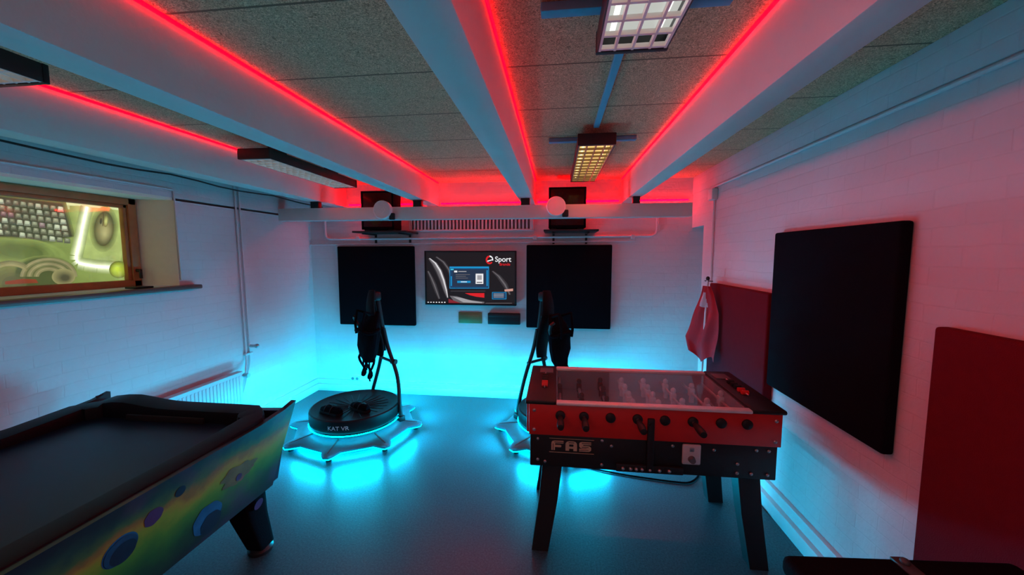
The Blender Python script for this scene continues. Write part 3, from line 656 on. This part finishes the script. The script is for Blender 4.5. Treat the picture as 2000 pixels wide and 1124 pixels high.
# ------------------------------------------------------------------ table football
t = thing('football_table', 'red and black coin-operated football table with glass top', 'football table', (.51, 2.345, 0))
hw, hd = .65, .315
MB().box((-hw + .006, -hd + .004, .50), (hw - .006, hd - .004, .69), .006).build('lower_body', BLM, t)
for s in (-1, 1):
    MB().box((-hw, s * hd - .014, .69), (hw, s * hd + .014, .865), .004).build('side_panel', REDT, t)
    MB().box((s * hw - .014, -hd + .014, .69), (s * hw + .014, hd - .014, .865), .004).build('end_panel', REDT, t)
    MB().box((s * .50 if s > 0 else -hw - .02, -hd - .02, .862), (hw + .02 if s > 0 else -.50, hd + .02, .886), .01).build('top_console', BL, t)
    MB().box((-.50, s * hd - .028, .866), (.50, s * hd + .018, .884), .006).build('chrome_rail', ALU, t)
    b = MB()
    for i in range(5): b.cyl((s * .57 - .018 - .0, -.10 + i * .045, .894), (s * .57 + .018, -.10 + i * .045, .894), .014, seg=12, m=REDT if i < 2 else BL)
    b.cyl((s * .57, -.14, .894), (s * .57, .14, .894), .004, seg=8, m=CHROME)
    b.build('score_counter', None, t)
    MB().box((s * .565 - .045, .16, .884), (s * .565 + .045, .26, .892), .004).build('ash_cover', GREY, t)
MB().box((-.50, -hd + .014, .72), (.50, hd - .014, .735), m=FIELD).box((-.003, -hd + .02, .735), (.003, hd - .02, .736), m=WHITE).box((-.48, -.18, .735), (-.476, .18, .736), m=WHITE).box((.476, -.18, .735), (.48, .18, .736), m=WHITE).build('playfield', None, t)
INW = mat('inner_wall_blue_grey', (.30, .42, .50), .5)
for s in (-1, 1):
    MB().box((s * .50 - .008, -hd + .014, .735), (s * .50 + .008, hd - .014, .864), .002).build('goal_wall', INW, t)
    MB().box((-.49, s * (hd - .020) - .004, .735), (.49, s * (hd - .020) + .004, .862)).build('inner_wall', INW, t)
MB().box((-.497, -hd + .03, .872), (.497, hd - .03, .877)).build('glass_top', GLASS, t)
form = [1, 2, 3, 4, 4, 3, 2, 1]; front = [1, 1, 0, 1, 0, 1, 0, 0]
PB = mat('figure_black', (.012, .012, .014), .4); PW = mat('figure_pale_blue', (.75, .92, 1.0), .4)
for i in range(8):
    x = -.492 + .1405 * i; f = front[i]
    x = max(-.478, min(.478, x))
    y0 = -.36 if f else -.335; y1 = .335 if f else .36
    sh = random.uniform(-.04, .04)
    r = MB().cyl((x, y0 - .05 * f, .808), (x, y1 + .05 * (1 - f), .808), .009, seg=12).build('rod', CHROME, t)
    for s in (-1, 1): MB().lathe([(0, 0), (.026, 0), (.026, .012), (.016, .018), (0, .018)], 20, X=Matrix.Translation((x, s * (hd + .013), .808)) @ Matrix.Rotation(PI / 2 if s < 0 else -PI / 2, 4, 'X')).build('bearing', BL, r)
    s = -1 if f else 1; ys = -.36 if f else .36
    MB().lathe([(0, 0), (.012, 0), (.015, .02), (.018, .06), (.019, .10), (.016, .122), (0, .125)], 14, X=Matrix.Translation((x, ys, .808)) @ Matrix.Rotation(PI / 2 if s < 0 else -PI / 2, 4, 'X')).build('handle', BL, r)
    for k in range(form[i]):
        y = (k - (form[i] - 1) / 2) * (.50 / max(form[i], 2)) + sh
        MB().box((x - .016, y - .020, .785), (x + .016, y + .020, .837), .006).ell((x, y, .852), (.016, .016, .018), seg=10).box((x - .009, y - .013, .742), (x + .015, y + .013, .79), .004).build('player_figure', PB if i < 3 else PW, r)
def leg(sx, s):
    x, y = sx * .52, s * .25; bx, by = x + sx * .065, y + s * .03
    b = MB(); R = []
    for z, cx, cyy, wx, wy in ((.50, x, y, .055, .045), (.30, x + sx * .02, y + s * .01, .052, .043), (.0, bx, by, .047, .04)):
        R.append([V((cx - wx, cyy - wy, z)), V((cx + wx, cyy - wy, z)), V((cx + wx, cyy + wy, z)), V((cx - wx, cyy + wy, z))])
    b.loft(R).build('leg', BLM, t)
for sx in (-1, 1):
    for s in (-1, 1): leg(sx, s)
yf = -hd + .003
b = MB()   # blocky stencil lettering, drawn on a 50 x 52 unit grid
lx, lz, kx, kz = -.525, .600, .00116, .00104
def glyph(pts, ox): b.prism([(lx + (x + ox) * kx, lz + y * kz) for x, y in pts], 0, .003, m=CREAMP, X=XZ((0, yf, 0)))
def cut(xa, ya, xb, yb, ox): b.box((lx + (xa + ox) * kx, yf - .0036, lz + ya * kz), (lx + (xb + ox) * kx, yf - .0028, lz + yb * kz), m=BLM)
glyph([(0, 0), (17, 0), (17, 17), (44, 17), (47, 20), (47, 26), (44, 29), (17, 29), (17, 35), (20, 38), (56, 38), (58, 41), (58, 49), (56, 52), (14, 52), (5, 49), (1, 43), (0, 36)], 0)
cut(14, 43, 58, 46.5, 0); cut(6.5, 0, 9.5, 36, 0)
# letter A: rounded arch with a solid cross bar
glyph([(0, 0), (17, 0), (17, 12), (37, 12), (37, 0), (54, 0), (54, 36), (52, 43), (47, 49), (38, 52), (16, 52), (7, 49), (2, 43), (0, 36)], 67)
b.box((lx + (17 + 67) * kx, yf - .0036, lz + 24 * kz), (lx + (37 + 67) * kx, yf - .0028, lz + 36 * kz), m=BLM)
cut(14, 43, 40, 46.5, 67)
glyph([(0, 0), (44, 0), (51, 3), (56, 9), (56, 21), (51, 28), (44, 31), (20, 31), (18, 33), (20, 37), (56, 37), (56, 52), (13, 52), (4, 49), (0, 43), (0, 28), (4, 21), (12, 18), (34, 18), (36, 17), (34, 14), (0, 14)], 131)
cut(12, 43, 56, 46.5, 131); cut(0, 5.5, 44, 8.5, 131); cut(12, 23, 44, 26, 131)
def rr(x0, z0, x1, z1): b.box((x0, yf - .003, z0), (x1, yf, z1), m=CREAMP)
rr(lx - .012, lz + .066, lx + .232, lz + .068); rr(lx - .012, lz - .0132, lx + .232, lz - .0112)
b.build('lettering', None, t)
cx = .215
c = MB().box((cx - .047, yf - .012, .566), (cx + .047, yf, .678), .008, seg=3).build('coin_plate', mat('coin_plate_grey', (.75, .72, .72), .4, .2), t)
MB().cyl((cx, yf - .034, .598), (cx, yf - .011, .598), .015, .019, seg=24).build('coin_knob', GREY, c)
MB().box((cx - .012, yf - .016, .640), (cx + .012, yf - .011, .662), .003).build('coin_slot', STEEL, c)
MB().box((-.018, yf - .03, .515), (.018, yf - .004, .815), .005).cyl((0, yf - .036, .78), (0, yf - .028, .78), .012).build('lock_bar', BLM, t)
c = MB().box((-.175, yf - .02, .508), (.175, yf, .55), .004).build('bottom_rail', BLM, t)
b = MB()
for xx in (-.14, -.10, -.07, -.04, 0.0, .05, .10): b.ell((xx, yf - .024, .53), (.010, .010, .010), seg=10)
b.build('rail_bolts', STEEL, c)
b = MB()
for xx, zz in ((-.60, .66), (-.6, .54), (-.25, .668), (-.2, .64), (.12, .66), (.33, .65), (.45, .58), (.45, .53), (.52, .53), (.60, .53), (.60, .66), (.54, .66), (-.56, .53), (-.25, .53)):
    b.ell((xx, yf - .002, zz), (.009, .005, .009), seg=10)
for sx in (-.62, .62):
    for zz in (.72, .83): b.ell((sx, -hd - .014, zz), (.010, .006, .010), seg=10)
b.build('bolts', STEEL, t)
# floor cables
pts = [at_z(x, y, .008) for x, y in ((1120, 905), (1165, 918), (1230, 930), (1300, 940), (1345, 945), (1362, 935), (1370, 912))]
tag(MB().tube(bend(pts, .1), .007, 6).build('cable', BLF), 'black cable on the floor under the football table', 'cable')
pts = [at_z(x, y, .009) for x, y in ((1430, 925), (1450, 945), (1452, 960), (1462, 972), (1475, 962), (1466, 948), (1455, 962), (1470, 985), (1480, 995))]
tag(MB().tube(bend(pts, .1), .006, 6).build('cable', BLF), 'loose coil of thin dark cable on the floor by the right table legs', 'cable')

# ------------------------------------------------------------------ air hockey table
AX0, AX1, AY0, AY1 = -2.76, -1.505, -.35, 1.95
t = thing('air_hockey_table', 'black air hockey table with colourful space artwork on its side', 'air hockey table', (-2.13, .8, 0))
b = MB(); b.loft([[V((AX0 + .13, AY0 + .08, .38)), V((AX1 - .13, AY0 + .08, .38)), V((AX1 - .13, AY1 - .08, .38)), V((AX0 + .13, AY1 - .08, .38))],
                  [V((AX0 + .05, AY0 + .04, .745)), V((AX1 - .05, AY0 + .04, .745)), V((AX1 - .05, AY1 - .03, .745)), V((AX0 + .05, AY1 - .03, .745))]]).build('body', BL, t, True)
def side(xt, xb, s, m):
    prof = [(AY0, .36, 0), (1.90, .36, 0), (1.93, .55, .45), (1.985, .835, 1.05), (1.90, .815, 1), (1.72, .80, 1), (AY0, .80, 1)]
    o = [V((xb + (xt - xb) * (z - .36) / .44, y, z)) for y, z, _ in prof]; q = [p - V((s * .03, 0, 0)) for p in o]
    return MB().loft([o, q], m=m)
b = side(AX1, AX1 - .10, 1, ART)
PLN = [mat('planet_blue', (.015, .11, .22), .35, nz=.6, ns=20), mat('planet_dark', (.012, .055, .11), .35, nz=.8, ns=18), mat('planet_pink', (.28, .07, .08), .35, nz=.7, ns=14), mat('planet_violet', (.08, .03, .11), .35), mat('planet_rose', (.17, .12, .05), .35, nz=.6, ns=14), mat('planet_shadow', (.008, .022, .045), .35, nz=.6, ns=18)]
def planet(px_, py_, r, mi, lay, sq=1, jag=0):
    p = None
    for k in range(60):
        z = .36 + .44 * k / 59; X = AX1 - .10 + .10 * (z - .36) / .44; q = at_x(px_, py_, X)
        if p is None or abs(q.z - z) < abs(p[0].z - p[1]): p = (q, z)
    c = p[0]; ux = V((0, 1, 0)); uz = V((.10, 0, .44)).normalized(); nrm = V((.44, 0, -.10)).normalized()
    pts = []
    for i in range(36):
        a = 2 * PI * i / 36; k = r * (1 + jag * (.5 * math.sin(3 * a + 1) + .5 * math.sin(7 * a)))
        pts.append(c + nrm * (.0012 + .0008 * lay) + ux * k * math.cos(a) + uz * k * sq * math.sin(a))
    b.face(pts, PLN[mi])
planet(465, 925, .10, 4, 0, .5, .25); planet(472, 926, .06, 2, 1, .5, .3); planet(466, 932, .018, 3, 2)
planet(405, 1012, .072, 0, 0, 1, .06); planet(407, 1014, .067, 1, 1, 1, .06); planet(411, 1020, .052, 5, 2, 1, .05); planet(235, 1075, .058, 0, 0); planet(236, 1076, .054, 1, 1); planet(240, 1079, .043, 5, 2); planet(352, 960, .022, 5, 1); planet(505, 985, .03, 3, 0); planet(300, 1010, .035, 3, 0, 1, .05)
b.build('side_panel', None, t, True)
side(AX0, AX0 + .10, -1, BL).build('side_panel', BL, t, True)
top = [at_y(px_, py_, 1.93) for px_, py_ in ((500, 800), (460, 808), (400, 806), (340, 795), (310, 783), (270, 777), (225, 776), (200, 783), (180, 792), (150, 796))]
prof = [(AX1 - .01, .83), (AX1 - .05, .80)] + [(max(p.x, AX0 + .06), p.z) for p in top[:-1]] + [(AX0 + .01, .83), (AX0 + .11, .37), (AX1 - .11, .37)]
MB().prism(prof, -1.955, -1.915, X=Matrix(((1, 0, 0, 0), (0, 0, -1, 0), (0, 1, 0, 0), (0, 0, 0, 1)))).build('end_panel', mat('end_panel_navy', (.012, .02, .05), .35), t, True)
MB().box((AX0 + .1, AY0, .37), (AX1 - .1, AY0 + .04, .80), .01).build('end_panel', BL, t, True)
MB().box((AX0 + .08, AY0 + .05, .742), (AX1 - .08, AY1 - .04, .757)).build('playfield', NAVY, t, True)
# one flat moulded rail with an angular, slightly raised far end
xi, yend = .085, 1.865
def seg(p0, p1, n): return [(p0[0] + (p1[0] - p0[0]) * i / n, p0[1] + (p1[1] - p0[1]) * i / n) for i in range(n)]
ch = .10
P1, P2, P3, P4 = (AX1 - xi, yend - ch), (AX1 - xi - ch, yend), (AX0 + xi + ch, yend), (AX0 + xi, yend - ch)
path = seg((AX1 - xi, AY0 + .02), P1, 7) + seg(P1, P2, 3) + seg(P2, P3, 12) + seg(P3, P4, 3) + seg(P4, (AX0 + xi, AY0 + .02), 7) + [(AX0 + xi, AY0 + .02)]
rings = []
for i, (x, y) in enumerate(path):
    q0 = V((*path[max(i - 1, 0)], 0)); q1 = V((*path[min(i + 1, len(path) - 1)], 0)); tg = (q1 - q0).normalized(); nn = V((tg.y, -tg.x, 0))
    hump = math.exp(-((x + 2.45) / .16) ** 2) * (.03 if y > yend - .02 else 0) + (.018 if y > 1.5 else 0)
    hh = .050 + hump
    rings.append([V((x, y, .755)) + nn * (.062 * a_) + V((0, 0, hh * b_)) for a_, b_ in ((-1, 0), (-.98, .7), (-.88, .95), (-.7, 1), (.7, 1.06), (.9, 1.0), (.99, .8), (1, 0))])
MB().loft(rings).build('rail', BLG, t, True, ang=25)
MB().box((-2.38, yend - .08, .757), (-1.90, yend - .068, .79), .003).build('goal_slot', mat('slot_black', (.004, .004, .005), .8), t, True)
for sx, x in ((1, -1.68), (-1, -2.58)):
    for sy_, y in ((1, 1.83), (-1, -.1)):
        R = []
        for z, dx, dy, wx, wy in ((.42, -.03 * sx, -.03 * sy_, .085, .085), (.22, -.01 * sx, -.01 * sy_, .068, .068), (.035, .02 * sx, .02 * sy_, .052, .052)):
            R.append([V((x + dx + wx * (math.copysign(abs(math.cos(a)) ** .35, math.cos(a))), y + dy + wy * (math.copysign(abs(math.sin(a)) ** .35, math.sin(a))), z)) for a in [2 * PI * (k + .5) / 20 for k in range(20)]])
        l = MB().loft(R).build('leg', BLF, t, True)
        MB().lathe([(0, 0), (.062, 0), (.064, .018), (.045, .036), (0, .036)], 24, X=Matrix.Translation((x + .02 * sx, y + .02 * sy_, 0))).build('foot', BLM, l, True)

# ------------------------------------------------------------------ black case in the near right corner
t = thing('equipment_case', 'black case with small latch cut off at the bottom right corner', 'case', (1.0, .86, 0), math.radians(4))
MB().box((-.30, -.28, .02), (.33, .29, .74), .02, seg=3).build('body', BL, t)
MB().box((-.31, -.29, .74), (.34, .30, .80), .02, seg=3).build('lid', BLF, t)
MB().box((-.01, .22, .80), (.03, .29, .808), .003).ell((.01, .265, .812), (.012, .012, .010)).build('latch', mat('latch_steel', (.10, .09, .09), .5, .6), t)
MB().box((.03, .12, .7995), (.09, .16, .8015)).build('sticker', REDP, t)
for sx in (-.25, .28):
    for s in (-.23, .24): MB().cyl((sx, s, 0), (sx, s, .022), .025).build('foot', BL, t)

# ------------------------------------------------------------------ lights
wd = bpy.data.worlds.new('world'); SC.world = wd; wd.use_nodes = True
wd.node_tree.nodes['Background'].inputs[0].default_value = (.4, .35, .45, 1); wd.node_tree.nodes['Background'].inputs[1].default_value = .02
area('rear_fill_light', (-.5, -1.5, 2.15), (math.radians(18), 0, 0), 1.6, .3, 7.5, (1, .74, .66))  # unseen fill light behind the camera, added to lift the room
